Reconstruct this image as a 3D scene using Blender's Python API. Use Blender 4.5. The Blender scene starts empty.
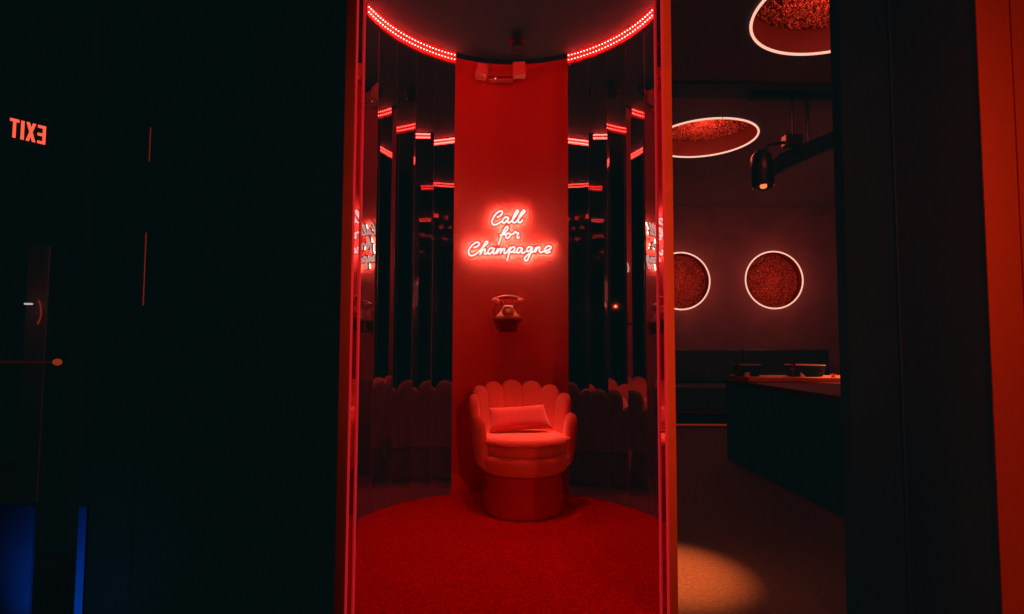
import bpy, bmesh, math, random
from mathutils import Vector, Matrix
random.seed(7)
PI = math.pi
sc = bpy.context.scene
C = sc.collection

# ------------------------------------------------------------------ camera
F = 545.0
CAMZ = 0.995
PITCH = math.atan(F / 9800.0)
SHY = 10.7
ROLL = 0.0041
cd = bpy.data.cameras.new('camera')
cam = bpy.data.objects.new('camera', cd)
C.objects.link(cam)
cd.sensor_width = 36.0
cd.lens = F / 1024.0 * 36.0
cd.clip_start = 0.02
cd.shift_y = SHY / 1024.0
cam.location = (0, 0, CAMZ)
ROT = Matrix.Rotation(PI / 2 + PITCH, 4, 'X') @ Matrix.Rotation(ROLL, 4, 'Z')
cam.rotation_euler = ROT.to_euler()
sc.camera = cam
R3 = ROT.to_3x3()

def ray(px, py):
    return R3 @ Vector(((px - 512) / F, (307 - py + SHY) / F, -1.0))
def at(px, py, Y):                      # point of the place seen at a pixel, at depth Y
    d = ray(px, py); t = Y / d.y
    return Vector((d.x * t, Y, CAMZ + d.z * t))
def onz(px, py, z):
    d = ray(px, py); t = (z - CAMZ) / d.z
    return Vector((d.x * t, d.y * t, z))

# ------------------------------------------------------------------ materials
def mat(name, col, rough=0.6, metal=0.0, noise=None, bump=0.0, bscale=60, spec=0.5, sheen=0.0, em=None, es=0.0, coat=0.0, trans=0.0):
    m = bpy.data.materials.new(name); m.use_nodes = True
    nt = m.node_tree; b = nt.nodes['Principled BSDF']
    b.inputs['Base Color'].default_value = (*col, 1)
    b.inputs['Roughness'].default_value = rough
    b.inputs['Metallic'].default_value = metal
    b.inputs['Specular IOR Level'].default_value = spec
    b.inputs['Sheen Weight'].default_value = sheen
    b.inputs['Coat Weight'].default_value = coat
    b.inputs['Transmission Weight'].default_value = trans
    if em:
        b.inputs['Emission Color'].default_value = (*em, 1)
        b.inputs['Emission Strength'].default_value = es
    if noise or bump:
        tc = nt.nodes.new('ShaderNodeTexCoord')
        n = nt.nodes.new('ShaderNodeTexNoise'); n.inputs['Scale'].default_value = bscale
        n.inputs['Detail'].default_value = 4
        nt.links.new(tc.outputs['Object'], n.inputs['Vector'])
        if noise:
            r = nt.nodes.new('ShaderNodeValToRGB')
            r.color_ramp.elements[0].position = 0.35; r.color_ramp.elements[1].position = 0.65
            r.color_ramp.elements[0].color = (*[c * (1 - noise) for c in col], 1)
            r.color_ramp.elements[1].color = (*[min(1, c * (1 + noise)) for c in col], 1)
            nt.links.new(n.outputs['Fac'], r.inputs['Fac'])
            nt.links.new(r.outputs['Color'], b.inputs['Base Color'])
        if bump:
            bp = nt.nodes.new('ShaderNodeBump'); bp.inputs['Strength'].default_value = bump
            bp.inputs['Distance'].default_value = 0.01
            nt.links.new(n.outputs['Fac'], bp.inputs['Height'])
            nt.links.new(bp.outputs['Normal'], b.inputs['Normal'])
    return m
def emis(name, col, s):
    m = bpy.data.materials.new(name); m.use_nodes = True
    nt = m.node_tree; nt.nodes.clear()
    e = nt.nodes.new('ShaderNodeEmission'); o = nt.nodes.new('ShaderNodeOutputMaterial')
    e.inputs['Color'].default_value = (*col, 1); e.inputs['Strength'].default_value = s
    nt.links.new(e.outputs[0], o.inputs[0])
    return m

M = dict(
    redwall=mat('red_fabric_wall', (.60, .040, .040), .75, bump=.12, bscale=90, noise=.06),
    rug=mat('red_carpet', (.62, .008, .014), .95, noise=.4, bump=.8, bscale=150, spec=.05),
    mirror=mat('tinted_mirror', (.30, .25, .25), .015, 1.0),
    mirror_j=mat('jamb_mirror', (.62, .42, .42), .03, 1.0),
    seam=mat('mirror_edge', (.35, .10, .10), .4, .6),
    boothceil=mat('dark_booth_ceiling', (.045, .014, .015), .8, noise=.1, bscale=8),
    darkmetal=mat('black_metal', (.008, .008, .009), .35, .3),
    black=mat('black_gloss_panel', (.002, .002, .0025), .6, spec=.06, noise=.2, bscale=5),
    blackmatt=mat('black_matt', (.006, .006, .007), .8, spec=.1, noise=.2, bscale=6),
    frame=mat('red_brown_metal_frame', (.85, .24, .12), .5, .0, noise=.06, bscale=20),
    edgeglow=mat('frame_edge_glow', (.45, .08, .08), .4, .3, em=(1.0, .022, .035), es=.36),  # emission stands in for red booth light caught on the edges
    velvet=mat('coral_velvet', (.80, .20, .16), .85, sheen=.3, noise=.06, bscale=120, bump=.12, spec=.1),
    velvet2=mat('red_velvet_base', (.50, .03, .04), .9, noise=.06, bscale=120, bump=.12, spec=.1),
    pillow=mat('pillow_velvet', (.58, .10, .10), .85, sheen=.3, noise=.08, bscale=150, bump=.2, spec=.1),
    phone=mat('red_phone_plastic', (.85, .22, .2), .22, coat=.4, noise=.03, bscale=30),
    dark_red=mat('dark_red_plastic', (.12, .01, .012), .4, noise=.1, bscale=20),
    emerg=mat('emergency_light_housing', (.7, .07, .07), .45, noise=.05, bscale=20),
    emlens=mat('emergency_lamp_lens', (.98, .22, .22), .6, sheen=.4, noise=.05, bscale=60),
    roomwall=mat('dark_brown_plaster', (.20, .13, .13), .85, noise=.12, bscale=3, bump=.1),
    roomceil=mat('dark_ceiling_paint', (.055, .04, .04), .85, noise=.12, bscale=2),
    floor=mat('dark_floor', (.075, .045, .034), .7, noise=.2, bscale=60, bump=.12, spec=.2),
    well=mat('coffer_side', (.07, .015, .013), .6, noise=.1, bscale=10),
    sofa=mat('dark_sofa_leather', (.022, .017, .018), .5, noise=.15, bscale=25, bump=.1),
    counter=mat('black_counter_body', (.006, .006, .007), .6, spec=.2, noise=.2, bscale=8),
    ctop=mat('counter_top', (.06, .012, .008), .7, noise=.15, bscale=10),
    ledge=mat('orange_ledge_top', (.9, .4, .28), .4, noise=.1, bscale=14),
    redslab=mat('red_painted_wall', (.55, .13, .06), .8, noise=.03, bscale=30, bump=.1),
    brownwall=mat('dark_brown_wall', (.018, .010, .009), .8, noise=.2, bscale=20),
    white=mat('white_card', (.8, .7, .66), .7, noise=.04, bscale=60),
    glass=mat('drinking_glass', (.6, .55, .55), .05, spec=.8, trans=.9),
    bluepanel=mat('pale_door_base_panel', (.45, .45, .5), .6, noise=.08, bscale=10),
    pane=mat('dim_red_pane', (.30, .14, .14), .35, noise=.1, bscale=3),
    brass=mat('brass', (.6, .3, .12), .35, .7, noise=.08, bscale=40),
    led=emis('led_diode', (1.0, .055, .042), 64),
    ledback=mat('led_glow_backing', (.75, .04, .04), .5, noise=.05, bscale=50),
    neon=emis('neon_tube_glow', (1.0, .58, .53), 1.8),
    acryl=mat('red_acrylic_backing', (.75, .14, .10), .4, noise=.05, bscale=40),
    halo=emis('added_halo_glow', (1.0, .62, .36), 85),
    ring=emis('ring_neon_glow', (1.0, .45, .33), 1.25),
    exit=emis('exit_reflection_glow', (1.0, .10, .05), 1.3),
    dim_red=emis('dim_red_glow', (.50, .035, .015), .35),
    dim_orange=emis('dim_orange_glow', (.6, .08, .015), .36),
    spot_lens=emis('spot_lens_glow', (1.0, .22, .08), 1.2),
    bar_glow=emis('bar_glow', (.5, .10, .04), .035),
    whiteglow=emis('small_white_glow', (1.0, .75, .68), .55),
    blueglow=emis('tiny_blue_indicator', (.05, .08, .5), .12),
    pinkdot=emis('indicator_glow', (1.0, .35, .3), 1.3),
)

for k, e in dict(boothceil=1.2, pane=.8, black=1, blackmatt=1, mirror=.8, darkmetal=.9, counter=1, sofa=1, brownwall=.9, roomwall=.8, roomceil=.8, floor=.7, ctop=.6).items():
    b_ = M[k].node_tree.nodes['Principled BSDF']       # faint teal emission added to lift the blacks of dark materials
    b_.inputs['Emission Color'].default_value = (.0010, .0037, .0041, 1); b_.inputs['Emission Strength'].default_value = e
def foil_mat():
    m = bpy.data.materials.new('crinkled_copper_foil'); m.use_nodes = True
    nt = m.node_tree; b = nt.nodes['Principled BSDF']
    tc = nt.nodes.new('ShaderNodeTexCoord')
    v = nt.nodes.new('ShaderNodeTexVoronoi'); v.inputs['Scale'].default_value = 75
    n = nt.nodes.new('ShaderNodeTexNoise'); n.inputs['Scale'].default_value = 95; n.inputs['Detail'].default_value = 5
    a = nt.nodes.new('ShaderNodeMath'); a.operation = 'ADD'
    bp = nt.nodes.new('ShaderNodeBump'); bp.inputs['Strength'].default_value = 1.0; bp.inputs['Distance'].default_value = .03
    r = nt.nodes.new('ShaderNodeValToRGB')
    r.color_ramp.elements[0].position = .42; r.color_ramp.elements[0].color = (.10, .02, .015, 1)
    r.color_ramp.elements[1].position = .60; r.color_ramp.elements[1].color = (.95, .42, .30, 1)
    L = nt.links.new
    L(tc.outputs['Object'], v.inputs['Vector']); L(tc.outputs['Object'], n.inputs['Vector'])
    L(v.outputs['Distance'], a.inputs[0]); L(n.outputs['Fac'], a.inputs[1])
    L(a.outputs[0], bp.inputs['Height']); L(bp.outputs[0], b.inputs['Normal'])
    L(n.outputs['Fac'], r.inputs['Fac']); L(r.outputs[0], b.inputs['Base Color'])
    b.inputs['Metallic'].default_value = .55; b.inputs['Roughness'].default_value = .38
    return m
M['foil'] = foil_mat()

# ------------------------------------------------------------------ helpers
def thing(name, label, cat, loc=(0, 0, 0), rotz=0, group=None):
    o = bpy.data.objects.new(name, None); C.objects.link(o)
    o.empty_display_size = .05
    o.location = loc; o.rotation_euler = (0, 0, rotz)
    o['label'] = label; o['category'] = cat
    if group: o['group'] = group
    return o
def wloc(o):
    v = Vector(o.location)
    while o.parent: o = o.parent; v += Vector(o.location)
    return v
def mk(name, bm, m, parent=None, smooth=False, local=False, bevel=0):
    bmesh.ops.recalc_face_normals(bm, faces=bm.faces)
    me = bpy.data.meshes.new(name); bm.to_mesh(me); bm.free()
    if smooth:
        for p in me.polygons: p.use_smooth = True
    o = bpy.data.objects.new(name, me); C.objects.link(o)
    me.materials.append(M[m] if isinstance(m, str) else m)
    if parent:
        o.parent = parent
        if not local: me.transform(Matrix.Translation(-wloc(parent)))
    elif not local:
        xs = [v.co for v in me.vertices]
        lo = Vector([min(v[i] for v in xs) for i in range(3)]); hi = Vector([max(v[i] for v in xs) for i in range(3)])
        c = Vector(((lo.x + hi.x) / 2, (lo.y + hi.y) / 2, lo.z))
        me.transform(Matrix.Translation(-c)); o.location = c
    if bevel:
        md = o.modifiers.new('bevel', 'BEVEL'); md.width = bevel; md.segments = 3; md.limit_method = 'ANGLE'
    return o
def tag(o, label, cat, group=None):
    o['label'] = label; o['category'] = cat
    if group: o['group'] = group
    return o
def struct(name, bm, m, **k):
    o = mk(name, bm, m, **k); o['kind'] = 'structure'; return o
def box(bm, a, b):
    x0, y0, z0 = a; x1, y1, z1 = b
    vs = [bm.verts.new(p) for p in ((x0, y0, z0), (x1, y0, z0), (x1, y1, z0), (x0, y1, z0), (x0, y0, z1), (x1, y0, z1), (x1, y1, z1), (x0, y1, z1))]
    for f in ((0, 3, 2, 1), (4, 5, 6, 7), (0, 1, 5, 4), (1, 2, 6, 5), (2, 3, 7, 6), (3, 0, 4, 7)):
        bm.faces.new([vs[i] for i in f])
    return bm
def B(a, b): return box(bmesh.new(), a, b)
def prism(bm, pts, z0, z1):             # plan polygon, extruded vertically
    lo = [bm.verts.new((p[0], p[1], z0)) for p in pts]; hi = [bm.verts.new((p[0], p[1], z1)) for p in pts]
    n = len(pts)
    bm.faces.new(lo[::-1]); bm.faces.new(hi)
    for i in range(n): bm.faces.new((lo[i], lo[(i + 1) % n], hi[(i + 1) % n], hi[i]))
    return bm
def wallstrip(bm, pts, z0, z1):         # open vertical sheet along plan points
    lo = [bm.verts.new((p[0], p[1], z0)) for p in pts]; hi = [bm.verts.new((p[0], p[1], z1)) for p in pts]
    for i in range(len(pts) - 1): bm.faces.new((lo[i], lo[i + 1], hi[i + 1], hi[i]))
    return bm
def lathe(bm, prof, c=(0, 0, 0), n=48, axis='Z', mod=None):
    rings = []
    for r, z in prof:
        ring = []
        for i in range(n):
            a = 2 * PI * i / n; rr = r * (mod(a, z) if mod else 1)
            p = (rr * math.cos(a), rr * math.sin(a), z)
            if axis == 'Y': p = (p[0], p[2], p[1])
            elif axis == 'X': p = (p[2], p[0], p[1])
            ring.append(bm.verts.new((p[0] + c[0], p[1] + c[1], p[2] + c[2])))
        rings.append(ring)
    for j in range(len(rings) - 1):
        for i in range(n):
            bm.faces.new((rings[j][i], rings[j][(i + 1) % n], rings[j + 1][(i + 1) % n], rings[j + 1][i]))
    if prof[0][0] > 1e-5: bm.faces.new(rings[0][::-1])
    if prof[-1][0] > 1e-5: bm.faces.new(rings[-1])
    bmesh.ops.remove_doubles(bm, verts=bm.verts, dist=1e-6)
    return bm
def cr(pts, sub=6):                     # catmull-rom
    P = [Vector(p) for p in pts]
    if len(P) < 3: return P
    P = [2 * P[0] - P[1]] + P + [2 * P[-1] - P[-2]]
    out = []
    for i in range(1, len(P) - 2):
        for k in range(sub):
            t = k / sub
            out.append(.5 * ((2 * P[i]) + (-P[i - 1] + P[i + 1]) * t + (2 * P[i - 1] - 5 * P[i] + 4 * P[i + 1] - P[i + 2]) * t * t
                             + (-P[i - 1] + 3 * P[i] - 3 * P[i + 1] + P[i + 2]) * t ** 3))
    out.append(P[-2])
    return out
def tube(bm, pts, r, n=8, closed=False):
    pts = [Vector(p) for p in pts]; N = len(pts); rings = []
    up = Vector((0, 0, 1)); prev = None
    for i, p in enumerate(pts):
        if closed: t = pts[(i + 1) % N] - pts[i - 1]
        else: t = pts[min(i + 1, N - 1)] - pts[max(i - 1, 0)]
        if t.length < 1e-9: t = Vector((1, 0, 0))
        t.normalize()
        if prev is None:
            a = t.cross(up)
            if a.length < .1: a = t.cross(Vector((0, 1, 0)))
        else: a = prev - t * prev.dot(t)
        a.normalize(); prev = a; b = t.cross(a)
        rr = r[i] if isinstance(r, (list, tuple)) else r
        rings.append([bm.verts.new(p + (a * math.cos(2 * PI * k / n) + b * math.sin(2 * PI * k / n)) * rr) for k in range(n)])
    m = N if closed else N - 1
    for i in range(m):
        A = rings[i]; D = rings[(i + 1) % N]
        for k in range(n): bm.faces.new((A[k], A[(k + 1) % n], D[(k + 1) % n], D[k]))
    if not closed:
        bm.faces.new(rings[0][::-1]); bm.faces.new(rings[-1])
    return bm
def holed(rect, holes, to3, n=64):      # flat sheet with round holes; to3 maps (u,v)->xyz
    bm = bmesh.new(); ed = []
    def loop(pp):
        vs = [bm.verts.new(to3(*p)) for p in pp]
        for i in range(len(vs)): ed.append(bm.edges.new((vs[i], vs[(i + 1) % len(vs)])))
    u0, v0, u1, v1 = rect
    loop([(u0, v0), (u1, v0), (u1, v1), (u0, v1)])
    for cu, cv, r in holes: loop([(cu + r * math.cos(2 * PI * i / n), cv + r * math.sin(2 * PI * i / n)) for i in range(n)])
    bmesh.ops.triangle_fill(bm, use_beauty=True, use_dissolve=False, edges=ed)
    return bm
def light(kind, name, loc, energy, col, aim=None, size=.05, cone=60, blend=.5, sx=None, sy=None):
    l = bpy.data.lights.new(name, kind); l.energy = energy; l.color = col
    if kind == 'AREA':
        l.shape = 'RECTANGLE'; l.size = sx or size; l.size_y = sy or size
    else: l.shadow_soft_size = size
    if kind == 'SPOT': l.spot_size = math.radians(cone); l.spot_blend = blend
    o = bpy.data.objects.new(name, l); C.objects.link(o); o.location = loc
    if aim is not None:
        o.rotation_euler = (Vector(aim) - Vector(loc)).to_track_quat('-Z', 'Y').to_euler()
    return o

# ------------------------------------------------------------------ the booth
BX, BY, BR = -0.010, 2.91, 0.92
CZ = 3.07
CEN = 511.0
def circ(px_off, R=BR):                 # plan point on the booth circle seen px_off from the axis
    s = px_off / F; a = 1 + s * s; b = -2 * BY; c = BY * BY - R * R
    y = (-b + math.sqrt(max(0, b * b - 4 * a * c))) / (2 * a)
    return Vector((BX + s * y, y))
edges = [57.8, 78.8, 97.8, 117.3, 136.3, 153.0]
NF = [.93, .96, .98, 1.0, 1.0]
# red curved back wall
th0 = math.asin((circ(57.8).x - BX) / BR)
arc = [(BX + BR * math.sin(t), BY + BR * math.cos(t)) for t in [th0 * (i / 16 - 1) for i in range(33)]]
struct('wall_back', wallstrip(bmesh.new(), arc, 0, CZ), 'redwall', smooth=True)
JF, JB = 1.96, 2.035                      # jamb front and back depth
outline = {}
ordn = ['first', 'second', 'third', 'fourth', 'fifth']
for s, side in ((-1, 'left'), (1, 'right')):
    line = []
    for i in range(5):
        p = circ(edges[i]); q = circ(edges[i + 1])
        d = (q - p).normalized(); n = math.atan2(-d.y, d.x) * NF[i]; d = Vector((math.cos(n), -math.sin(n)))
        sl = edges[i + 1] / F
        # p + t d meets the sight line x = BX + sl*y
        t = (BX + sl * p.y - p.x) / (d.x - sl * d.y)
        e = p + d * t
        def mx(v): return (BX + s * (v.x - BX), v.y)
        nn = Vector((math.sin(n), math.cos(n))) * .006
        o = mk('mirror_panel', prism(bmesh.new(), [mx(p), mx(e), mx(e + nn), mx(p + nn)], .0, CZ - .0), 'mirror')
        tag(o, f'tall dark mirror strip, {ordn[i]} one {side} of the red back wall', 'mirror', 'dark mirror strips of the booth')
        # lit edge of the strip
        w = .0012
        k = e - d * w
        tr = mk('edge_trim', prism(bmesh.new(), [mx(k + Vector((0, -.003))), mx(e + Vector((.001, -.003))), mx(e + Vector((.001, .0))), mx(k)], .0, CZ), 'seam', o, local=False)
        line += [p, e]
    j = Vector((BX + 149.0 / F * JB * 1.0 + .012, JB))
    side_pts = [line[-1], Vector((BX + 154.0 / F * 2.7, 2.7)), j]
    struct('wall_' + side, wallstrip(bmesh.new(), [mx(v) for v in side_pts], 0, CZ), 'mirror')
    outline[s] = [mx(v) for v in line + side_pts[1:]]
    if s == 1: right_line = line

# carpet fills the booth and runs to the threshold
pts = [(x, y) for x, y in arc]
poly = [(BX + (BR - .006) * math.sin(t), BY + (BR - .006) * math.cos(t)) for t in [math.radians(a) for a in range(-72, 73, 4)]]
poly += [(BX + 152 / F * 2.0, 1.97), (BX - 152 / F * 2.0, 1.97)]
cp = prism(bmesh.new(), poly, .001, .012)
tag(mk('carpet', cp, 'rug'), 'round red plush carpet covering the mirrored booth floor under the shell chair', 'carpet')
# ceiling of the booth
cpoly = [(BX + (BR + .03) * math.sin(t), BY + (BR + .03) * math.cos(t)) for t in [math.radians(a) for a in range(-76, 77, 4)]]
cpoly += [(BX + .59, 2.0), (BX - .59, 2.0)]
struct('ceiling', prism(bmesh.new(), cpoly, CZ, CZ + .03), 'boothceil')
# dark shadow-gap cornice over the red wall
a2 = [(BX + (BR - .012) * math.sin(t), BY + (BR - .012) * math.cos(t)) for t in [th0 * (i / 12 - 1) for i in range(25)]]
struct('trim_1', prism(bmesh.new(), a2 + [(p[0] + (p[0] - BX) * .02, p[1] + .03) for p in a2[::-1]], CZ - .03, CZ + .0), 'blackmatt')

# LED strips: backing ribbon, wide and red in place of bloom, + two rows of diodes
dm = bmesh.new(); bmesh.ops.create_uvsphere(dm, u_segments=8, v_segments=6, radius=.0037)
dme = bpy.data.meshes.new('diode'); dm.to_mesh(dme); dm.free(); dme.materials.append(M['led'])
for s, side in ((-1, 'left'), (1, 'right')):
    t0 = th0; t1 = math.radians(73)
    RL = BR - .016
    root = thing('led_strip', f'double row red LED strip curving along the ceiling on the {side} side of the booth', 'led strip',
                 (BX + s * RL * math.sin((t0 + t1) / 2), BY + RL * math.cos((t0 + t1) / 2), CZ - .06), group='LED strips round the booth ceiling')
    def P(t, r): return (BX + s * r * math.sin(t), BY + r * math.cos(t))
    ts = [t0 + (t1 - t0) * i / 24 for i in range(25)]
    mk('backing', prism(bmesh.new(), [P(t, RL + .004) for t in ts] + [P(t, RL + .012) for t in ts[::-1]], CZ - .080, CZ - .0), 'ledback', root)
    wl = wloc(root)
    nrow = 32
    for row, z in ((0, CZ - .020), (1, CZ - .052)):
        for k in range(nrow):
            t = t0 + (t1 - t0) * (k + .5 + .0 * row) / nrow
            o = bpy.data.objects.new('diode', dme); C.objects.link(o); o.parent = root
            x, y = P(t, RL); o.location = Vector((x, y, z)) - wl
    # the part that runs on along the side walls towards the doorway
    bm = bmesh.new()
    a = Vector((BX + s * (151.5 / F * 3.05), 3.05)); b = Vector((BX + s * (152.5 / F * JB), JB + .03))
    m_ = 60
    for k in range(m_):
        p = a.lerp(b, k / (m_ - 1))
        for z in (CZ - .02, CZ - .052): box(bm, (p.x - .004, p.y - .004, z - .004), (p.x + .004, p.y + .004, z + .004))
    q = mk('diode_run', bm, 'led', root); q['kind'] = 'stuff'

# door frame of the booth
for s, side, k0 in ((-1, 'left', 2), (1, 'right', 3)):
    def X(off, y): return BX + s * (off + (1.2 if s < 0 else -.6)) / F * y
    xi, xo = X(156.5, JF), X(168.5 if s < 0 else 166.5, JF)
    bm = bmesh.new()
    prism(bm, [(xi, JF), (xo, JF), (xo + s * .0, JF + .05), (xi + s * .004, JF + .05)], 0, 3.6)
    fr = struct(f'trim_{k0}', bm, 'frame', bevel=.003)
    fr['label'] = f'red brown metal door frame upright on the {side} of the booth opening'
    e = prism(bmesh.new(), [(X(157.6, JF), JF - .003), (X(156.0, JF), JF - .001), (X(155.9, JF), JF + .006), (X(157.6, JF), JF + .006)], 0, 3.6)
    mk('frame_edge_glow', e, 'edgeglow', fr)
    # mirrored reveal
    bm = prism(bmesh.new(), [(X(156.2, JF), JF + .008), (X(150.0, JB), JB), (X(150.0, JB) + s * .003, JB), (X(156.2, JF) + s * .003, JF + .008)], 0, 3.4)
    tag(mk('jamb_mirror', bm, 'mirror_j'), f'narrow mirror lining the {side} reveal of the booth doorway', 'mirror')
    bm = prism(bmesh.new(), [(X(149.7, JB), JB - .001), (X(148.6, JB), JB), (X(148.6, JB), JB + .006), (X(151.0, JB), JB + .006)], 0, 3.3)
    struct(f'trim_{k0 + 2}', bm, 'edgeglow')  # thin inner trim, its red light put in as emission

# ------------------------------------------------------------------ neon sign
def Z1(L): return [(485 + x / 14.62, 203 + y / 14.62) for x, y in L]
def Z2(L): return [(462 + x / 18.6, 235 + y / 18.6) for x, y in L]
def Z3(L): return [(505 + x / 18.05, 238 + y / 18.05) for x, y in L]
words = [
 [Z1([(175, 212), (225, 185), (255, 145), (235, 115), (180, 140), (125, 210), (100, 275), (125, 318), (180, 308), (240, 270), (262, 262)]),
  Z1([(338, 212), (300, 205), (262, 245), (258, 285), (290, 288), (330, 240), (346, 212), (332, 265), (350, 290), (390, 262)]),
  Z1([(390, 262), (445, 190), (487, 125), (472, 105), (435, 155), (405, 235), (408, 282), (440, 285), (470, 258)]),
  Z1([(470, 258), (530, 185), (580, 125), (566, 105), (525, 155), (490, 230), (490, 280), (525, 282), (552, 240)])],
 [Z1([(225, 480), (290, 430), (335, 370), (325, 343), (290, 375), (245, 470), (195, 610)]), Z1([(215, 470), (255, 462), (300, 458)]),
  Z1([(345, 440), (315, 455), (305, 495), (325, 515), (360, 490), (368, 452), (345, 440), (380, 462), (415, 450)]),
  Z1([(415, 450), (445, 415), (448, 435), (490, 440), (470, 485), (480, 515), (510, 495)])],
 [Z2([(215, 240), (285, 210), (325, 165), (295, 135), (230, 155), (155, 230), (120, 300), (138, 368), (190, 385), (260, 350), (330, 290)]),
  Z2([(330, 290), (400, 220), (472, 155), (475, 122), (440, 130), (400, 200), (360, 285), (332, 370)]),
  Z2([(335, 365), (380, 290), (425, 262), (432, 290), (418, 340), (442, 355), (488, 320)]),
  Z2([(580, 242), (530, 245), (488, 300), (500, 350), (540, 335), (590, 270), (604, 240), (582, 310), (594, 352), (640, 318)]),
  Z2([(640, 318), (670, 250), (648, 352)]), Z2([(652, 335), (700, 262), (728, 258), (712, 345)]),
  Z2([(716, 325), (762, 260), (792, 256), (782, 320), (802, 346), (842, 308)]),
  Z2([(842, 308), (902, 225), (880, 310), (838, 478)]),
  Z3([(85, 215), (130, 168), (172, 166), (170, 212), (125, 255), (88, 250)]),
  Z3([(150, 262), (200, 255), (225, 215)]),
  Z3([(305, 182), (255, 172), (218, 220), (228, 266), (268, 255), (316, 182), (300, 245), (325, 276), (372, 240)]),
  Z3([(482, 168), (432, 160), (394, 200), (402, 243), (442, 232), (495, 166), (478, 230), (440, 320), (400, 402), (358, 402), (356, 358), (402, 310), (470, 268), (535, 232)]),
  Z3([(535, 232), (566, 166), (545, 262)]), Z3([(550, 244), (592, 172), (624, 166), (622, 228), (642, 262), (700, 238)]),
  Z3([(700, 238), (770, 222), (832, 180), (812, 148), (765, 150), (718, 198), (722, 250), (768, 268), (820, 240)])]]
def onwall(p, gap):                     # pixel -> point `gap` in front of the curved wall
    d = ray(p[0], p[1]); r = BR - gap
    a = d.x ** 2 + d.y ** 2; b = -2 * (BX * d.x + BY * d.y); c = BX * BX + BY * BY - r * r
    t = (-b + math.sqrt(b * b - 4 * a * c)) / (2 * a)
    return Vector((d.x * t, d.y * t, CAMZ + d.z * t))
c0 = onwall((510, 262), .03)
sign = thing('neon_sign', 'glowing pinkish white neon sign in cursive letters reading Call for Champagne on the red wall', 'neon sign', c0)
for w in words:
    bm = bmesh.new()
    for st in w: tube(bm, cr([onwall(p, .042) for p in st], 5), .0058, 6)
    mk('lettering', bm, 'neon', sign, smooth=True)
bm = bmesh.new()
for w in words:
    for st in w: tube(bm, cr([onwall(p, .016) for p in st], 3), .003, 4)
mk('added_halo_emitter', bm, 'halo', sign)  # unseen emitter added behind the backing to throw the halo on the wall
# contour-cut backing
bm = bmesh.new()
for w in words:
    for st in w:
        for p in cr([onwall(p, .028) for p in st], 3):
            n = 12; vs = [bm.verts.new(p + Vector((math.cos(2 * PI * i / n), 0, math.sin(2 * PI * i / n))) * .0165) for i in range(n)]
            bm.faces.new(vs)
mk('backing', bm, 'acryl', sign)
for px, py in ((470, 262), (549, 262), (500, 205)):
    p = onwall((px, py), .03); q = p + Vector((0, .03, 0))
    mk('standoff', tube(bmesh.new(), [onwall((px, py), .03), onwall((px, py), .001)], .004, 8), 'darkmetal', sign)
pth = cr([onwall(p, g) for p, g in (((507, 262), .028), ((506, 268), .01), ((506.5, 278), .004), ((506, 290), .004))], 6)

# ------------------------------------------------------------------ telephone on its shelf
pc = onwall((508, 319), .09)
sh = thing('wall_shelf', 'small dark red wall shelf holding the rotary telephone', 'shelf', (pc.x, pc.y, pc.z - .10))
wy = BY + BR - .002
mk('board', B((pc.x - .095, wy - .17, pc.z - .016), (pc.x + .095, wy - .006, pc.z - .0)), 'dark_red', sh, bevel=.003)
bm = bmesh.new(); prism(bm, [(pc.x - .07, wy - .11), (pc.x + .07, wy - .11), (pc.x + .07, wy - .006), (pc.x - .07, wy - .006)], pc.z - .085, pc.z - .0162)
for v in bm.verts:
    if v.co.z < pc.z - .05: v.co.y = wy - .006 - (wy - .006 - v.co.y) * .35; v.co.x = pc.x + (v.co.x - pc.x) * .8
mk('bracket', bm, 'dark_red', sh, bevel=.004)
tz = pc.z; ty = wy - .085
tel = thing('rotary_telephone', 'glossy red vintage rotary dial telephone with handset on cradle below the neon sign', 'telephone', (pc.x, ty, tz))
# body: flared wedge, local coordinates, x width, y depth(-y front), z up
def body():
    bm = bmesh.new(); rings = []
    prof = [(0, .088, .075, 0), (.012, .090, .077, 0), (.022, .082, .070, .002), (.045, .060, .056, .010), (.070, .042, .044, .018), (.092, .036, .034, .024), (.098, .030, .028, .026)]
    for z, hx, hy, dy in prof:
        ring = []
        for i in range(32):
            a = 2 * PI * i / 32; ca, sa = math.cos(a), math.sin(a)
            e = .55
            ring.append(bm.verts.new((hx * math.copysign(abs(ca) ** e, ca), dy + hy * math.copysign(abs(sa) ** e, sa), z)))
        rings.append(ring)
    for j in range(len(rings) - 1):
        for i in range(32): bm.faces.new((rings[j][i], rings[j][(i + 1) % 32], rings[j + 1][(i + 1) % 32], rings[j + 1][i]))
    bm.faces.new(rings[0][::-1]); bm.faces.new(rings[-1])
    return bm
mk('body', body(), 'phone', tel, smooth=True, local=True)
# dial, tilted back on the sloping front
Td = Matrix.Translation((0, -.056, .050)) @ Matrix.Rotation(math.radians(68), 4, 'X')
def dpart(bm): bmesh.ops.transform(bm, matrix=Td, verts=bm.verts); return bm
bm = lathe(bmesh.new(), [(.0, 0), (.041, 0), (.043, .004), (.038, .009), (.0, .009)], n=32)
di = mk('dial', dpart(bm), 'phone', tel, smooth=True, local=True)
for k in range(10):
    a = math.radians(60 + k * 28)
    bm = lathe(bmesh.new(), [(0, .0088), (.0052, .0088), (.0052, .0105), (0, .0105)], (.0285 * math.cos(a), .0285 * math.sin(a), 0), n=12)
    mk('finger_hole', dpart(bm), 'dark_red', di, local=True)
bm = lathe(bmesh.new(), [(0, .009), (.013, .009), (.012, .013), (0, .0135)], n=20)
mk('dial_centre', dpart(bm), 'white', di, local=True)
mk('finger_stop', dpart(B((.024, -.034, .009), (.037, -.030, .013))), 'darkmetal', di, local=True)
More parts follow.
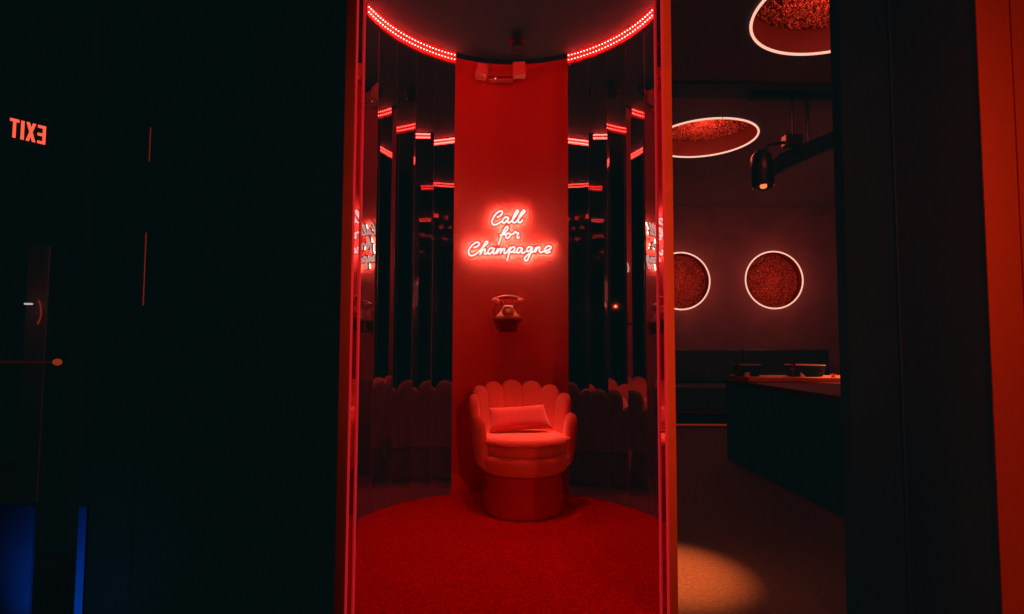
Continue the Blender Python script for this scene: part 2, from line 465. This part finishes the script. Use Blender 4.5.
for s in (-1, 1):
    bm = tube(bmesh.new(), [(s * .028, .022, .09), (s * .034, .022, .112), (s * .045, .022, .125), (s * .052, .022, .13)], [.008, .008, .007, .006], 8)
    mk('cradle_prong', bm, 'phone', tel, smooth=True, local=True)
bm = tube(bmesh.new(), cr([(-.085, .016, .128), (-.065, .016, .146), (-.03, .016, .155), (0, .016, .157), (.03, .016, .155), (.065, .016, .146), (.085, .016, .128)], 5),
          .012, 12)
hs = mk('handset', bm, 'phone', tel, smooth=True, local=True)
for s in (-1, 1):
    T = Matrix.Translation((s * .084, .012, .122)) @ Matrix.Rotation(math.radians(-s * 32), 4, 'Y')
    bm = lathe(bmesh.new(), [(0, .026), (.018, .023), (.030, .010), (.034, -.008), (.032, -.018), (0, -.018)], n=24)
    bmesh.ops.transform(bm, matrix=T, verts=bm.verts)
    mk('earpiece' if s > 0 else 'mouthpiece', bm, 'phone', hs, smooth=True, local=True)
cord = []
base = cr([(-.098, .012, .098), (-.122, -.01, .060), (-.112, -.03, .015), (-.100, -.03, -.035), (-.088, -.01, -.075), (-.075, .03, -.095), (-.06, .055, -.06), (-.05, .06, .01)], 10)
for i, p in enumerate(base):
    a = i * 1.35; cord.append(Vector(p) + Vector((math.cos(a) * .005, math.sin(a) * .005, 0)))
mk('coiled_cord', tube(bmesh.new(), cr(cord, 3), .0024, 6), 'phone', tel, smooth=True, local=True)

# ------------------------------------------------------------------ shell chair
CHX, CHY = .072, 3.375
YAW = math.radians(14)
CHZ = .012
chair = thing('shell_chair', 'coral red velvet tub chair with scalloped shell back and round drum base in the booth', 'chair', (CHX, CHY, CHZ), YAW)
# local: front is -y
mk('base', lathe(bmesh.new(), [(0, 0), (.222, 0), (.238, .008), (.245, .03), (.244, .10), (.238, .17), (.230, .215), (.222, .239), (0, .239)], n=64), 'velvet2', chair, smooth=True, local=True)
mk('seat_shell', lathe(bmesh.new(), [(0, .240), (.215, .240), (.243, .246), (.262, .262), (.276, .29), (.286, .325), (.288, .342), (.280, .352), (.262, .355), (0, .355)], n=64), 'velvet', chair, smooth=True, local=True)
def cush_mod(a, z):
    if z < .42: return 1
    return 1 + .09 * abs(math.sin(a * 5)) ** .9
cu = lathe(bmesh.new(), [(0, .356), (.238, .356), (.250, .366), (.252, .39), (.252, .418), (.262, .426), (.266, .436), (.258, .448), (.20, .457), (.1, .461), (0, .462)], n=144, mod=cush_mod)
for v in cu.verts: v.co.y = v.co.y * (1.0 if v.co.y > 0 else 1.06)
mk('seat_cushion', cu, 'velvet', chair, smooth=True, local=True)
def lobe(phi, top, zb=.262, th=.036):
    bm = bmesh.new(); nv = 26; nu = 22
    rings = []
    for j in range(nv + 1):
        v = j / nv
        z = zb + (top - zb) * (1 - (1 - v) ** 1.5)
        rc = .248 + .062 * ((z - zb) / .50) ** .62 if z > zb else .248
        k = max(0, (z - (top - .075)) / .075); sc_ = max(0.0, 1 - min(1, k) ** 2.0) ** .5
        kb = min(1, (z - zb) / .04 + .35)
        hw = (rc * math.radians(14.0)) * max(sc_, .02)
        ht = th * max(sc_, .02) ** .7 * kb
        ring = []
        for i in range(nu):
            a = 2 * PI * i / nu; ca, sa = math.cos(a), math.sin(a)
            u = hw * math.copysign(abs(ca) ** .8, ca); t = ht * math.copysign(abs(sa) ** .8, sa)
            if t < 0: t *= .75
            an = phi + u / rc; r = rc + t
            ring.append(bm.verts.new((r * math.sin(an), r * math.cos(an), z)))
        rings.append(ring)
    for j in range(nv):
        for i in range(nu): bm.faces.new((rings[j][i], rings[j][(i + 1) % nu], rings[j + 1][(i + 1) % nu], rings[j + 1][i]))
    bm.faces.new(rings[0][::-1]); bm.faces.new(rings[-1])
    return bm
hts = {0: .772, 1: .764, 2: .744, 3: .698, 4: .585}
for k in range(-4, 5):
    mk('back_channel', lobe(math.radians(25 * k), hts[abs(k)], th=.044 if k == 4 else .034), 'velvet', chair, smooth=True, local=True)
# pillow
def cushion(w, h, d):
    bm = bmesh.new(); n = 16; top = {}; bot = {}
    for i in range(n + 1):
        for j in range(n + 1):
            u = i / n * 2 - 1; v = j / n * 2 - 1
            e = (max(0, (1 - u ** 4)) * max(0, (1 - v ** 4))) ** .55
            pu = u * (1 - .05 * (1 - v * v) * abs(u)) * (1 - .07 * v) - .035 * v ; pv = v * (1 - .07 * (1 - u * u) * abs(v))
            top[i, j] = bm.verts.new((pu * w / 2, -d / 2 * e - .002, pv * h / 2))
            bot[i, j] = bm.verts.new((pu * w / 2, d / 2 * e + .002, pv * h / 2))
    for i in range(n):
        for j in range(n):
            bm.faces.new((top[i, j], top[i + 1, j], top[i + 1, j + 1], top[i, j + 1]))
            bm.faces.new((bot[i, j], bot[i, j + 1], bot[i + 1, j + 1], bot[i + 1, j]))
    for i in range(n):
        bm.faces.new((top[i, 0], bot[i, 0], bot[i + 1, 0], top[i + 1, 0])); bm.faces.new((top[i, n], top[i + 1, n], bot[i + 1, n], bot[i, n]))
        bm.faces.new((top[0, i], top[0, i + 1], bot[0, i + 1], bot[0, i])); bm.faces.new((top[n, i], bot[n, i], bot[n, i + 1], top[n, i + 1]))
    return bm
pil = mk('throw_pillow', cushion(.375, .158, .10), 'pillow', smooth=True, local=True)
Q = Matrix.Translation((.045, 3.44,   .466 + .078 + CHZ)) @ Matrix.Rotation(math.radians(8), 4, 'Z') @ Matrix.Rotation(math.radians(-3), 4, 'Y') @ Matrix.Rotation(math.radians(-24), 4, 'X')
pil.data.transform(Q); 
cc = Vector((.045, 3.44, .48)); pil.data.transform(Matrix.Translation(-cc)); pil.location = cc
tag(pil, 'rectangular coral velvet lumbar pillow leaning on the shell chair back', 'pillow')

# ------------------------------------------------------------------ emergency light and ceiling camera
e0 = onwall((500, 79), .05)
em = thing('emergency_light', 'red lit emergency light unit with two square lamp heads high on the red wall', 'emergency light', e0)
def wbox(px0, py0, px1, py1, g0, g1):   # box hugging the wall between two gaps
    a = onwall((px0, py0), g1); b = onwall((px1, py1), g1)
    y0 = BY + BR - g1; y1 = BY + BR - g0
    return B((a.x, y0, b.z), (b.x, y1, a.z))
mk('housing', wbox(486, 63, 516, 76, .006, .075), 'emerg', em, bevel=.008)
mk('lower_cover', wbox(489, 76.3, 513, 79.5, .006, .07), 'emerg', em, bevel=.006)
for s, (x0, y0, x1, y1), yaw in ((-1, (476.5, 63.5, 487.5, 77), -18), (1, (513, 63, 525.5, 75.5), 12)):
    a = onwall((x0, y0), .085); b = onwall((x1, y1), .085); c = (a + b) / 2; hw = (b.x - a.x) / 2; hh = (a.z - b.z) / 2
    T = Matrix.Translation(c) @ Matrix.Rotation(math.radians(-yaw), 4, 'Y') @ Matrix.Rotation(math.radians(-10 if s < 0 else 0), 4, 'X')
    if s < 0: T = Matrix.Translation(c) @ Matrix.Rotation(math.radians(12), 4, 'Y') @ Matrix.Rotation(math.radians(-15), 4, 'X')
    else: T = Matrix.Translation(c) @ Matrix.Rotation(math.radians(-3), 4, 'Y')
    bm = B((-hw, -.02, -hh), (hw, .05, hh)); bmesh.ops.transform(bm, matrix=T, verts=bm.verts)
    h = mk('lamp_head', bm, 'emlens', em, bevel=.006)
    bm = B((-hw * .82, -.024, -hh * .82), (hw * .82, -.018, hh * .82)); bmesh.ops.transform(bm, matrix=T, verts=bm.verts)
    mk('lens', bm, 'emlens', h)
p = onwall((495.4, 78.5), .078)
mk('indicator', lathe(bmesh.new(), [(0, -.004), (.005, -.003), (.005, .003), (0, .003)], p, 12, 'Y'), 'pinkdot', em)
c1 = at(517, 46, 3.5)
cam_t = thing('ceiling_camera', 'small black camera with red glinting lenses hanging from the booth ceiling', 'camera', (c1.x, 3.5, c1.z - .03))
mk('mount', lathe(bmesh.new(), [(0, CZ - .02), (.03, CZ - .02), (.03, CZ), (0, CZ)], (c1.x, 3.5, 0), 24), 'darkmetal', cam_t)
mk('stem', tube(bmesh.new(), [(c1.x, 3.5, CZ - .015), (c1.x, 3.5, c1.z + .02)], .008, 10), 'darkmetal', cam_t)
mk('body', B((c1.x - .045, 3.45, c1.z - .03), (c1.x + .045, 3.55, c1.z + .03)), 'darkmetal', cam_t, bevel=.01)
for dx in (-.036, .036):
    mk('lens', lathe(bmesh.new(), [(0, -.012), (.014, -.010), (.018, .0), (.018, .02), (0, .02)], (c1.x + dx, 3.445, c1.z + .004), 16, 'Y'), 'dark_red', cam_t, smooth=True)
mk('indicator', lathe(bmesh.new(), [(0, -.003), (.003, -.002), (.003, .002), (0, .002)], (c1.x + .01, 3.449, c1.z - .022), 10, 'Y'), 'blueglow', cam_t)

# ------------------------------------------------------------------ front wall left of the booth (black glossy panels)
xo = BX - 168.5 / F * JF
xm = at(141.0, 307, JF).x
x84 = at(86, 307, JF).x
struct('wall_left', B((xm + .006, JF + .005, 0), (xo - .004, JF + .045, 3.6)), 'black')
struct('wall_left', B((x84, JF + .005, 0), (xm - .006, JF + .045, 3.6)), 'black')
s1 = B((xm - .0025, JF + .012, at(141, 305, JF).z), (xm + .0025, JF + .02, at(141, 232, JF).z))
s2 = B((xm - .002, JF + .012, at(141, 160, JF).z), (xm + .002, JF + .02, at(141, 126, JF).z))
struct('trim_9', s1, 'dim_red'); struct('trim_10', s2, 'dim_red')  # glowing strips stand in for an LED reflection on the black panels
struct('wall_back', B((xm - .008, JF + .03, 0), (xm + .008, JF + .05, 3.6)), 'blackmatt')

# vestibule beyond, far left: EXIT reflection built as a hanging sign, glass door with push bar
ex = at(28, 131.5, 4.2)
yaw = math.radians(52)
sgn = thing('exit_sign_reflection', 'reflection of a lit red EXIT sign built as mirrored letters at upper left', 'exit sign', ex, yaw)
lh = .147; lw = .068; st = .021; gap = .016
def rect(bm, x0, z0, x1, z1): box(bm, (x0, -.004, z0), (x1, .004, z1))
xs = -(4 * lw * .9) / 2 - .02
x = -.145
def letter(ch, x):
    bm = bmesh.new(); h = lh / 2
    if ch == 'T':
        rect(bm, x, h - st, x + .072, h); rect(bm, x + .0245, -h, x + .0485, h - st); w = .072
    if ch == 'I':
        rect(bm, x, -h, x + .026, h); w = .026
    if ch == 'X':
        w = .078
        for sgn_ in (1, -1):
            vs = []
            for yy in (-.004, .004):
                for dx, z in ((0, -h), (.026, -h), (w, h), (w - .026, h)):
                    xx = dx if sgn_ > 0 else w - dx
                    vs.append(bm.verts.new((x + xx, yy + (.0005 * sgn_), z)))
            for f in ((0, 1, 2, 3), (7, 6, 5, 4), (0, 4, 5, 1), (1, 5, 6, 2), (2, 6, 7, 3), (3, 7, 4, 0)): bm.faces.new([vs[i] for i in f])
    if ch == 'E':                       # mirrored: spine on the right
        w = .066
        rect(bm, x + w - .024, -h, x + w, h)
        for z in (-h, -st / 2, h - st): rect(bm, x, z, x + w - .024, z + st)
    return bm, w
for ch in 'TIXE':
    bm, w = letter(ch, x); bmesh.ops.scale(bm, vec=(.74, 1, 1), verts=bm.verts); mk('letter', bm, 'exit', sgn, local=True); x += w + gap
mk('reflection_panel', B((-.15, .006, -.11), (.14, .016, .11)), 'blackmatt', sgn, local=True, bevel=.004)
mk('reflection_hanger', B((-.012, .006, .11), (.012, .016, 3.1 - ex.z)), 'blackmatt', sgn, local=True)

# glass door leaf
dY = 2.7
def PX(px, Y=dY): return at(px, 340, Y).x
dr = struct('door_1', B((PX(48), dY, 0), (PX(78), dY + .05, 3.0)), 'blackmatt')
mk('glass_pane', B((PX(24, dY + .3), dY + .3, .15), (PX(46, dY + .31), dY + .31, at(30, 245, dY + .3).z)), 'pane', dr)
bY_ = dY - .08
bz = at(30, 362, bY_).z
mk('push_bar', tube(bmesh.new(), [(PX(-40, bY_), bY_, bz), (PX(54, bY_), bY_, bz)], .0055, 10), 'bar_glow', dr)  # light on the bar put in as faint emission
mk('bar_end', lathe(bmesh.new(), [(0, -.02), (.012, -.014), (.017, 0), (.012, .014), (0, .02)], (PX(58.5, bY_), bY_, bz), 16, 'X'), 'dim_orange', dr, smooth=True)  # knob is no lamp, its orange light is emission
mk('pull_handle', tube(bmesh.new(), cr([at(38.5, 300, dY + .2), at(40.5, 306, dY + .2), at(41, 313, dY + .2), at(40, 319, dY + .2), at(37.5, 324, dY + .2)], 5), .0035, 8), 'dim_red', dr)  # red light on the handle painted as emission
w1 = at(28.5, 304, dY + .25)
tag(mk('wall_light', B((w1.x - .018, dY + .24, w1.z - .004), (w1.x + .018, dY + .26, w1.z + .005)), 'whiteglow', bevel=.003), 'tiny white light glinting behind the glass door at far left', 'light')
struct('door_1', B((PX(-60), dY + .9, 0), (PX(22), dY + .93, 3.0)), 'blackmatt')
# pale lower panels lit blue
bY = 1.95
struct('door_2', B((at(-30, 560, bY).x, bY, 0), (at(34.0, 560, bY + .01).x, bY + .01, at(20, 505, bY).z)), 'bluepanel')
gy = JF - .006
struct('door_2', B((at(76.5, 560, gy).x, gy, 0), (at(84.5, 560, gy).x, JF + .03, at(80, 506, gy).z)), 'bluepanel')
struct('wall_left', B((at(-40, 300, 4.8).x, 4.8, 0), (at(120, 300, 4.8).x, 4.85, 3.6)), 'blackmatt')

# ------------------------------------------------------------------ right side: black column, dark wall, red wall edge
struct('wall_right', B((at(838, 307, 2.04).x, 1.98, 0), (at(898, 307, 1.98).x, 2.04, 3.6)), 'blackmatt')
pA = at(897, 307, 1.98); pB = at(989, 307, 1.65)
struct('wall_right', prism(bmesh.new(), [(pA.x, 1.975), (pB.x, 1.65), (pB.x + .1, 1.67), (pA.x + .1, 1.98)], 0, 3.6), 'brownwall')
pC = at(1028, 307, 1.63)
struct('wall_right', B((pB.x - .004, 1.645, 0), (pC.x, 1.649, 3.6)), 'redslab')
struct('trim_6', B((pC.x + .0005, 1.640, 0), (pC.x + .05, 1.649, 3.6)), 'redslab')
struct('trim_7', B((pA.x - .003, 1.965, 0), (pA.x + .001, 1.974, 3.6)), 'brownwall')

# ------------------------------------------------------------------ lounge on the right
LCZ = 3.05
WY = 7.8
ringA = (onz(720, 137, LCZ))
cA = (1.87 * 1.19, 6.32); rA = .60
near = onz(732, 117.5, LCZ); far = onz(690, 156.5, LCZ); rt = onz(760, 127, LCZ)
cA = (rt.x - (far.y - near.y) / 2 + .07, (near.y + far.y) / 2); rA = (far.y - near.y) / 2
farB = onz(800, 53.5, LCZ); leftB = onz(747, 31, LCZ)
rB = rA + .03; cB = (leftB.x + rB - .04, farB.y - rB)
X0, X1 = .9, 7.0
bm = holed((-.0 + X0, 1.9, X1, WY + .05), [(cA[0], cA[1], rA), (cB[0], cB[1], rB)], lambda u, v: (u, v, LCZ))
struct('ceiling', bm, 'roomceil')
dark = bmesh.new(); za, zb_ = onz(760, 97, LCZ).y, onz(760, 83, LCZ).y
struct('trim_8', B((X0, zb_, LCZ - .012), (X1, za, LCZ + .01)), 'blackmatt')
struct('floor', B((-6, -2.5, -.05), (X1, WY + .3, 0)), 'floor')
struct('wall_right', B((X1, 2.2, 0), (X1 + .05, WY, LCZ)), 'roomwall')
w_c = [at(681, 281, WY), at(774, 280, WY)]; w_r = 29.2 / F * WY * .985
holes = [(c.x, c.z, w_r) for c in w_c]
bm = holed((.9, 0, X1, LCZ), holes, lambda u, v: (u, WY, v))
struct('wall_back', bm, 'roomwall')
def coffer(cx, cy, cz, r, dep, horiz, label, cat, group, rr=.014):
    root = thing('ring_light', label, cat, (cx, cy, cz), group=group)
    T = Matrix.Translation((cx, cy, cz)) if horiz else Matrix.Translation((cx, cy, cz)) @ Matrix.Rotation(-PI / 2, 4, 'X')
    def tf(bm): bmesh.ops.transform(bm, matrix=T, verts=bm.verts); return bm
    n = 72; bm = bmesh.new()
    a = [bm.verts.new((r * math.cos(2 * PI * i / n), r * math.sin(2 * PI * i / n), 0)) for i in range(n)]
    b = [bm.verts.new((r * math.cos(2 * PI * i / n), r * math.sin(2 * PI * i / n), dep)) for i in range(n)]
    for i in range(n): bm.faces.new((a[i], a[(i + 1) % n], b[(i + 1) % n], b[i]))
    mk('recess_side', tf(bm), 'well', root, smooth=True)
    bm = bmesh.new(); g = 90; vs = {}
    for i in range(g + 1):
        for j in range(g + 1):
            x = (i / g * 2 - 1) * r; y = (j / g * 2 - 1) * r
            if x * x + y * y <= (r * 1.0) ** 2:
                vs[i, j] = bm.verts.new((x, y, dep - .012 - random.random() * .03))
    for i in range(g):
        for j in range(g):
            q = [(i, j), (i + 1, j), (i + 1, j + 1), (i, j + 1)]
            if all(k in vs for k in q): bm.faces.new([vs[k] for k in q])
    mk('foil_disc', tf(bm), 'foil', root)
    bm = bmesh.new(); box(bm, (-r, -r, dep), (r, r, dep + .01)); mk('back_plate', tf(bm), 'dark_red', root)
    gapang = .012
    pts_ = [(r * math.cos(t), r * math.sin(t), -.006) for t in [(-PI / 2 + gapang) + (2 * PI - 2 * gapang) * i / 95 for i in range(96)]]
    mk('neon_ring', tf(tube(bmesh.new(), pts_, rr, 8)), 'ring', root, smooth=True)
    return root
coffer(cA[0], cA[1], LCZ, rA, .20, True, 'farther glowing neon ring round a foil lined recess in the lounge ceiling', 'ring light', 'neon ring lights of the lounge', .009)
coffer(cB[0], cB[1], LCZ, rB, .20, True, 'nearer glowing neon ring in the lounge ceiling cut off by the top of the picture', 'ring light', 'neon ring lights of the lounge', .009)
coffer(w_c[0].x, WY, w_c[0].z, w_r, .17, False, 'round red foil disc with neon ring on the lounge wall, cut by the door frame', 'ring light', 'neon ring lights of the lounge', .0105)
coffer(w_c[1].x, WY, w_c[1].z, w_r, .17, False, 'round red foil disc with full neon ring on the back wall above the counter', 'ring light', 'neon ring lights of the lounge', .0105)

# banquette along the back wall
bx0 = 1.5; bx1 = 4.9
bq = thing('banquette', 'long dark leather banquette against the lounge back wall', 'banquette', ((bx0 + bx1) / 2, WY - .4, 0))
mk('plinth', B((bx0, WY - .62, 0), (bx1, WY - .02, .18)), 'blackmatt', bq)
mk('seat', B((bx0, WY - .72, .20), (bx1, WY - .2, .52)), 'sofa', bq, bevel=.04)
xs_ = [at(p, 360, WY - .2).x for p in (640, 742.5, 829)]
for a_, b_ in zip(xs_[:-1], xs_[1:]):
    mk('back_cushion', B((a_ + .01, WY - .24, .53), (b_ - .01, WY - .04, at(700, 348.5, WY - .24).z)), 'sofa', bq, bevel=.035)
mk('seat_edge_piping', B((bx0, WY - .725, .17), (bx1, WY - .71, .19)), 'brass', bq)
zf = onz(700, 420, .0)
tag(mk('floor_light_strip', B((1.8, WY - .66, .0), (4.3, WY - .64, .018)), 'dim_red', bevel=.002), 'thin red light line along the floor at the banquette foot', 'light strip')
# low lounge table left behind the counter
# counter
a_ = onz(727, 458, 0); 
cx0 = a_.x; cy1 = a_.y
cnt = thing('bar_counter', 'long black bar counter with orange lit raised ledge at the right of the lounge', 'counter', (cx0 + .9, cy1 - 1.2, 0))
ztop = at(728, 379, cy1).z
cx1 = cx0 + 2.6
mk('body', B((cx0, cy1 - 3.0, 0), (cx1, cy1, ztop - .04)), 'counter', cnt, bevel=.01)
mk('worktop', B((cx0 - .015, cy1 - 3.0, ztop - .036), (cx1, cy1 + .01, ztop)), 'ctop', cnt, bevel=.004)
mk('raised_ledge', B((cx0 + .03, cy1 - .42, ztop + .002), (cx1, cy1, ztop + .038)), 'ledge', cnt, bevel=.006)
lz = ztop + .038; ly = cy1 - .16
def on_ledge(px): return at(px, 372, ly).x
for i, (a_, b_) in enumerate(((734, 760), (786, 823))):
    xa, xb = on_ledge(a_), on_ledge(b_); xc = (xa + xb) / 2; hw = (xb - xa) / 2
    t = thing('ice_bucket', ('black low tub with pale rim on the ledge, left one nearer the door frame', 'wider black low tub with pale rim on the ledge, right one')[i], 'tub', (xc, ly, lz), group='black tubs on the bar ledge')
    prof = [(0, .0), (hw * .84, .0), (hw * .94, .025), (hw, .095), (hw * .97, .098), (hw * .85, .03), (0, .028)]
    mk('tub', lathe(bmesh.new(), prof, (xc, ly, lz), 32), 'blackmatt', t, smooth=True)
    mk('rim', tube(bmesh.new(), [(xc + hw * .985 * math.cos(2 * PI * k / 32), ly + hw * .985 * math.sin(2 * PI * k / 32), lz + .099) for k in range(32)], .003, 6, True), 'white', t)
    # folded white napkin
    px = (737.5, 791.5)[i]; xn = on_ledge(px); yn = ly - .20 if i == 0 else ly - .2
    bm = bmesh.new(); P_ = [(xn - .022, yn, lz), (xn + .024, yn, lz), (xn + (.028 if i == 0 else -.012), yn + .012, lz + .042), (xn - .01, yn + .01, lz + .035)]
    f = [bm.verts.new(p) for p in P_]; g_ = [bm.verts.new((p[0], p[1] + .02, p[2])) for p in P_]
    bm.faces.new(f); bm.faces.new(g_[::-1])
    for k in range(4): bm.faces.new((f[k], g_[k], g_[(k + 1) % 4], f[(k + 1) % 4]))
    tag(mk('napkin', bm, 'white'), ('small folded white napkin in front of the left black tub', 'small folded white napkin in front of the right black tub')[i], 'napkin', 'napkins on the bar ledge')
    # small glassware beside
    px = (729.5, 786.5)[i]; xg = on_ledge(px)
    pr = [(0, 0), (.018, 0), (.018, .004), (.004, .01), (.004, .04), (.02, .06), (.024, .085), (.019, .11), (.018, .11), (.022, .085), (.018, .062), (0, .05)]
    tag(mk('wine_glass', lathe(bmesh.new(), pr, (xg + (.02 if i == 0 else -.005), ly - .12, lz), 20), 'glass', smooth=True), ('small stemmed glass left of the left black tub on the counter ledge', 'small stemmed glass left of the right black tub on the counter ledge')[i], 'glass', 'glasses on the bar ledge')
xg = on_ledge(820)
cdl = thing('candle_holder', 'tiny reddish candle cup on the right end of the ledge', 'candle', (xg, ly - .2, lz))
mk('cup', lathe(bmesh.new(), [(0, 0), (.014, 0), (.018, .018), (.026, .026), (.024, .027), (.014, .02), (0, .016)], (xg, ly - .2, lz), 20), 'phone', cdl, smooth=True)

# track spotlight
sp = at(763.5, 186, 4.3)
tr = thing('track_spotlight', 'black cylindrical track spotlight with orange lens hanging from the lounge ceiling', 'spotlight', sp)
topz = at(763, 150, 4.3).z
ang = math.radians(10)
def tilt(bm, c):
    bmesh.ops.transform(bm, matrix=Matrix.Translation(c) @ Matrix.Rotation(math.radians(-7), 4, 'X') @ Matrix.Translation(-Vector(c)), verts=bm.verts); return bm
L_ = (topz - sp.z)
mk('housing', tilt(lathe(bmesh.new(), [(0, .012), (.062, .012), (.066, -.01), (.085, .0), (.085, L_ * .55), (.078, L_ * .85), (.05, L_), (0, L_)], sp, 28), sp), 'darkmetal', tr, smooth=True)
mk('lens', tilt(lathe(bmesh.new(), [(0, -.020), (.018, -.017), (.026, -.010), (.026, .008), (0, .008)], sp, 24), sp), 'spot_lens', tr, smooth=True)
mk('yoke', tube(bmesh.new(), [(sp.x, 4.3, topz - .06), (sp.x + .04, 4.3, topz + .04), (sp.x + .22, 4.3, topz + .07)], .014, 8), 'darkmetal', tr)
mk('track_adapter', B((sp.x + .17, 4.26, topz + .03), (sp.x + .30, 4.34, topz + .12)), 'darkmetal', tr, bevel=.006)
mk('stem', tube(bmesh.new(), [(sp.x + .24, 4.3, topz + .1), (sp.x + .24, 4.3, LCZ)], .012, 8), 'darkmetal', tr)
rl = at(826, 128, 4.6); ll = at(780, 160, 5.2)
tag(mk('ceiling_track', B((sp.x - .1, 4.28, LCZ - .04), (sp.x + 1.3, 4.32, LCZ - .0)), 'blackmatt'), 'black lighting track fixed to the lounge ceiling above the spotlight', 'track')
s2_ = at(812, 152, 4.3)
t2 = thing('projector', 'dark boxy projector hanging under the lounge ceiling right of the spotlight', 'projector', (s2_.x, 4.3, s2_.z - .1))
bm = B((s2_.x - .22, 4.36, s2_.z - .03), (s2_.x + .40, 4.6, s2_.z + .10))
bmesh.ops.transform(bm, matrix=Matrix.Translation(s2_) @ Matrix.Rotation(math.radians(-24), 4, 'Y') @ Matrix.Translation(-s2_), verts=bm.verts)
mk('body', bm, 'blackmatt', t2, bevel=.015)
mk('drop_pole', tube(bmesh.new(), [(s2_.x + .05, 4.45, s2_.z + .05), (s2_.x + .05, 4.45, LCZ)], .015, 8), 'darkmetal', t2)

# ------------------------------------------------------------------ lights
RED = (1.0, .03, .03)
light('SPOT', 'booth_downlight', (.075, 3.33, CZ - .04), 340, (1.0, .20, .13), aim=(.075, 3.40, .4), size=.05, cone=13.6, blend=.5)
light('SPOT', 'added_carpet_wash', (BX, 2.66, CZ - .03), 75, RED, aim=(.0, 2.58, 0), size=.12, cone=60, blend=1.0)  # unseen lamp added to spread red light over the carpet
light('SPOT', 'foyer_lamp', (.9, -.5, 1.7), 70, (1.0, .11, .035), aim=(.55, 2.04, 1.5), size=.012, cone=60, blend=.8)
light('SPOT', 'foyer_wall_lamp', (1.35, -.3, 1.2), 46, (1.0, .10, .02), aim=(1.52, 1.63, 1.2), size=.012, cone=110, blend=.6)
fl = onz(684, 574, 0)
light('SPOT', 'lounge_pool_lamp', (fl.x + .2, fl.y + .1, 2.7), 1900, (1.0, .22, .05), aim=(fl.x - .10, fl.y + .02, 0), size=.03, cone=19, blend=1.0)
light('SPOT', 'counter_lamp', (cx0 + 1.5, cy1 - .1, 2.9), 600, (1.0, .13, .04), aim=(cx0 + 1.1, cy1 - .2, ztop), size=.03, cone=34, blend=.8)
for c_, e_ in ((w_c[0], 9.5), (w_c[1], 9.5)):
    light('POINT', 'foil_fill', (c_.x, WY - .28, c_.z), e_, (1, .10, .07), size=.12)  # added point lamp brightens the wall foil on behalf of its ring
for c_ in (cA, cB):
    light('POINT', 'foil_fill', (c_[0], c_[1], LCZ - .0), 14, (1, .10, .06), size=.15)  # same added lamp for the ceiling foil
light('POINT', 'lounge_fill', (3.4, 5.5, 2.2), 5, (1.0, .16, .14), size=.3)
bx = at(6, 600, 1.95).x
light('SPOT', 'blue_floor_lamp', (bx, 1.50, -.02), 2.3, (.003, .13, 1.0), aim=(bx - .05, 1.95, .04), size=.02, cone=90, blend=1)
bx = at(80, 600, 1.95).x
light('SPOT', 'blue_gap_lamp', (bx, 1.62, .02), 2.0, (.002, .12, 1.0), aim=(at(80, 600, gy).x, gy, .16), size=.01, cone=90, blend=1)
p_ = at(34, 300, dY + .1)
light('POINT', 'pane_fill', (p_.x, dY + .05, p_.z), .09, (1, .12, .12), size=.05)  # added lamp so that the pane shows faintly red

# ------------------------------------------------------------------ world and colour
w = bpy.data.worlds.new('world'); sc.world = w; w.use_nodes = True
w.node_tree.nodes['Background'].inputs[0].default_value = (.001, .0037, .0041, 1)
w.node_tree.nodes['Background'].inputs[1].default_value = 1.0
vs_ = sc.view_settings
vs_.view_transform = 'Standard'; vs_.look = 'None'; vs_.exposure = 0; vs_.gamma = 1
sc.cycles.use_denoising = True
sc.cycles.max_bounces = 10
sc.cycles.glossy_bounces = 8
sc.cycles.sample_clamp_indirect = 6
sc.cycles.use_light_tree = True
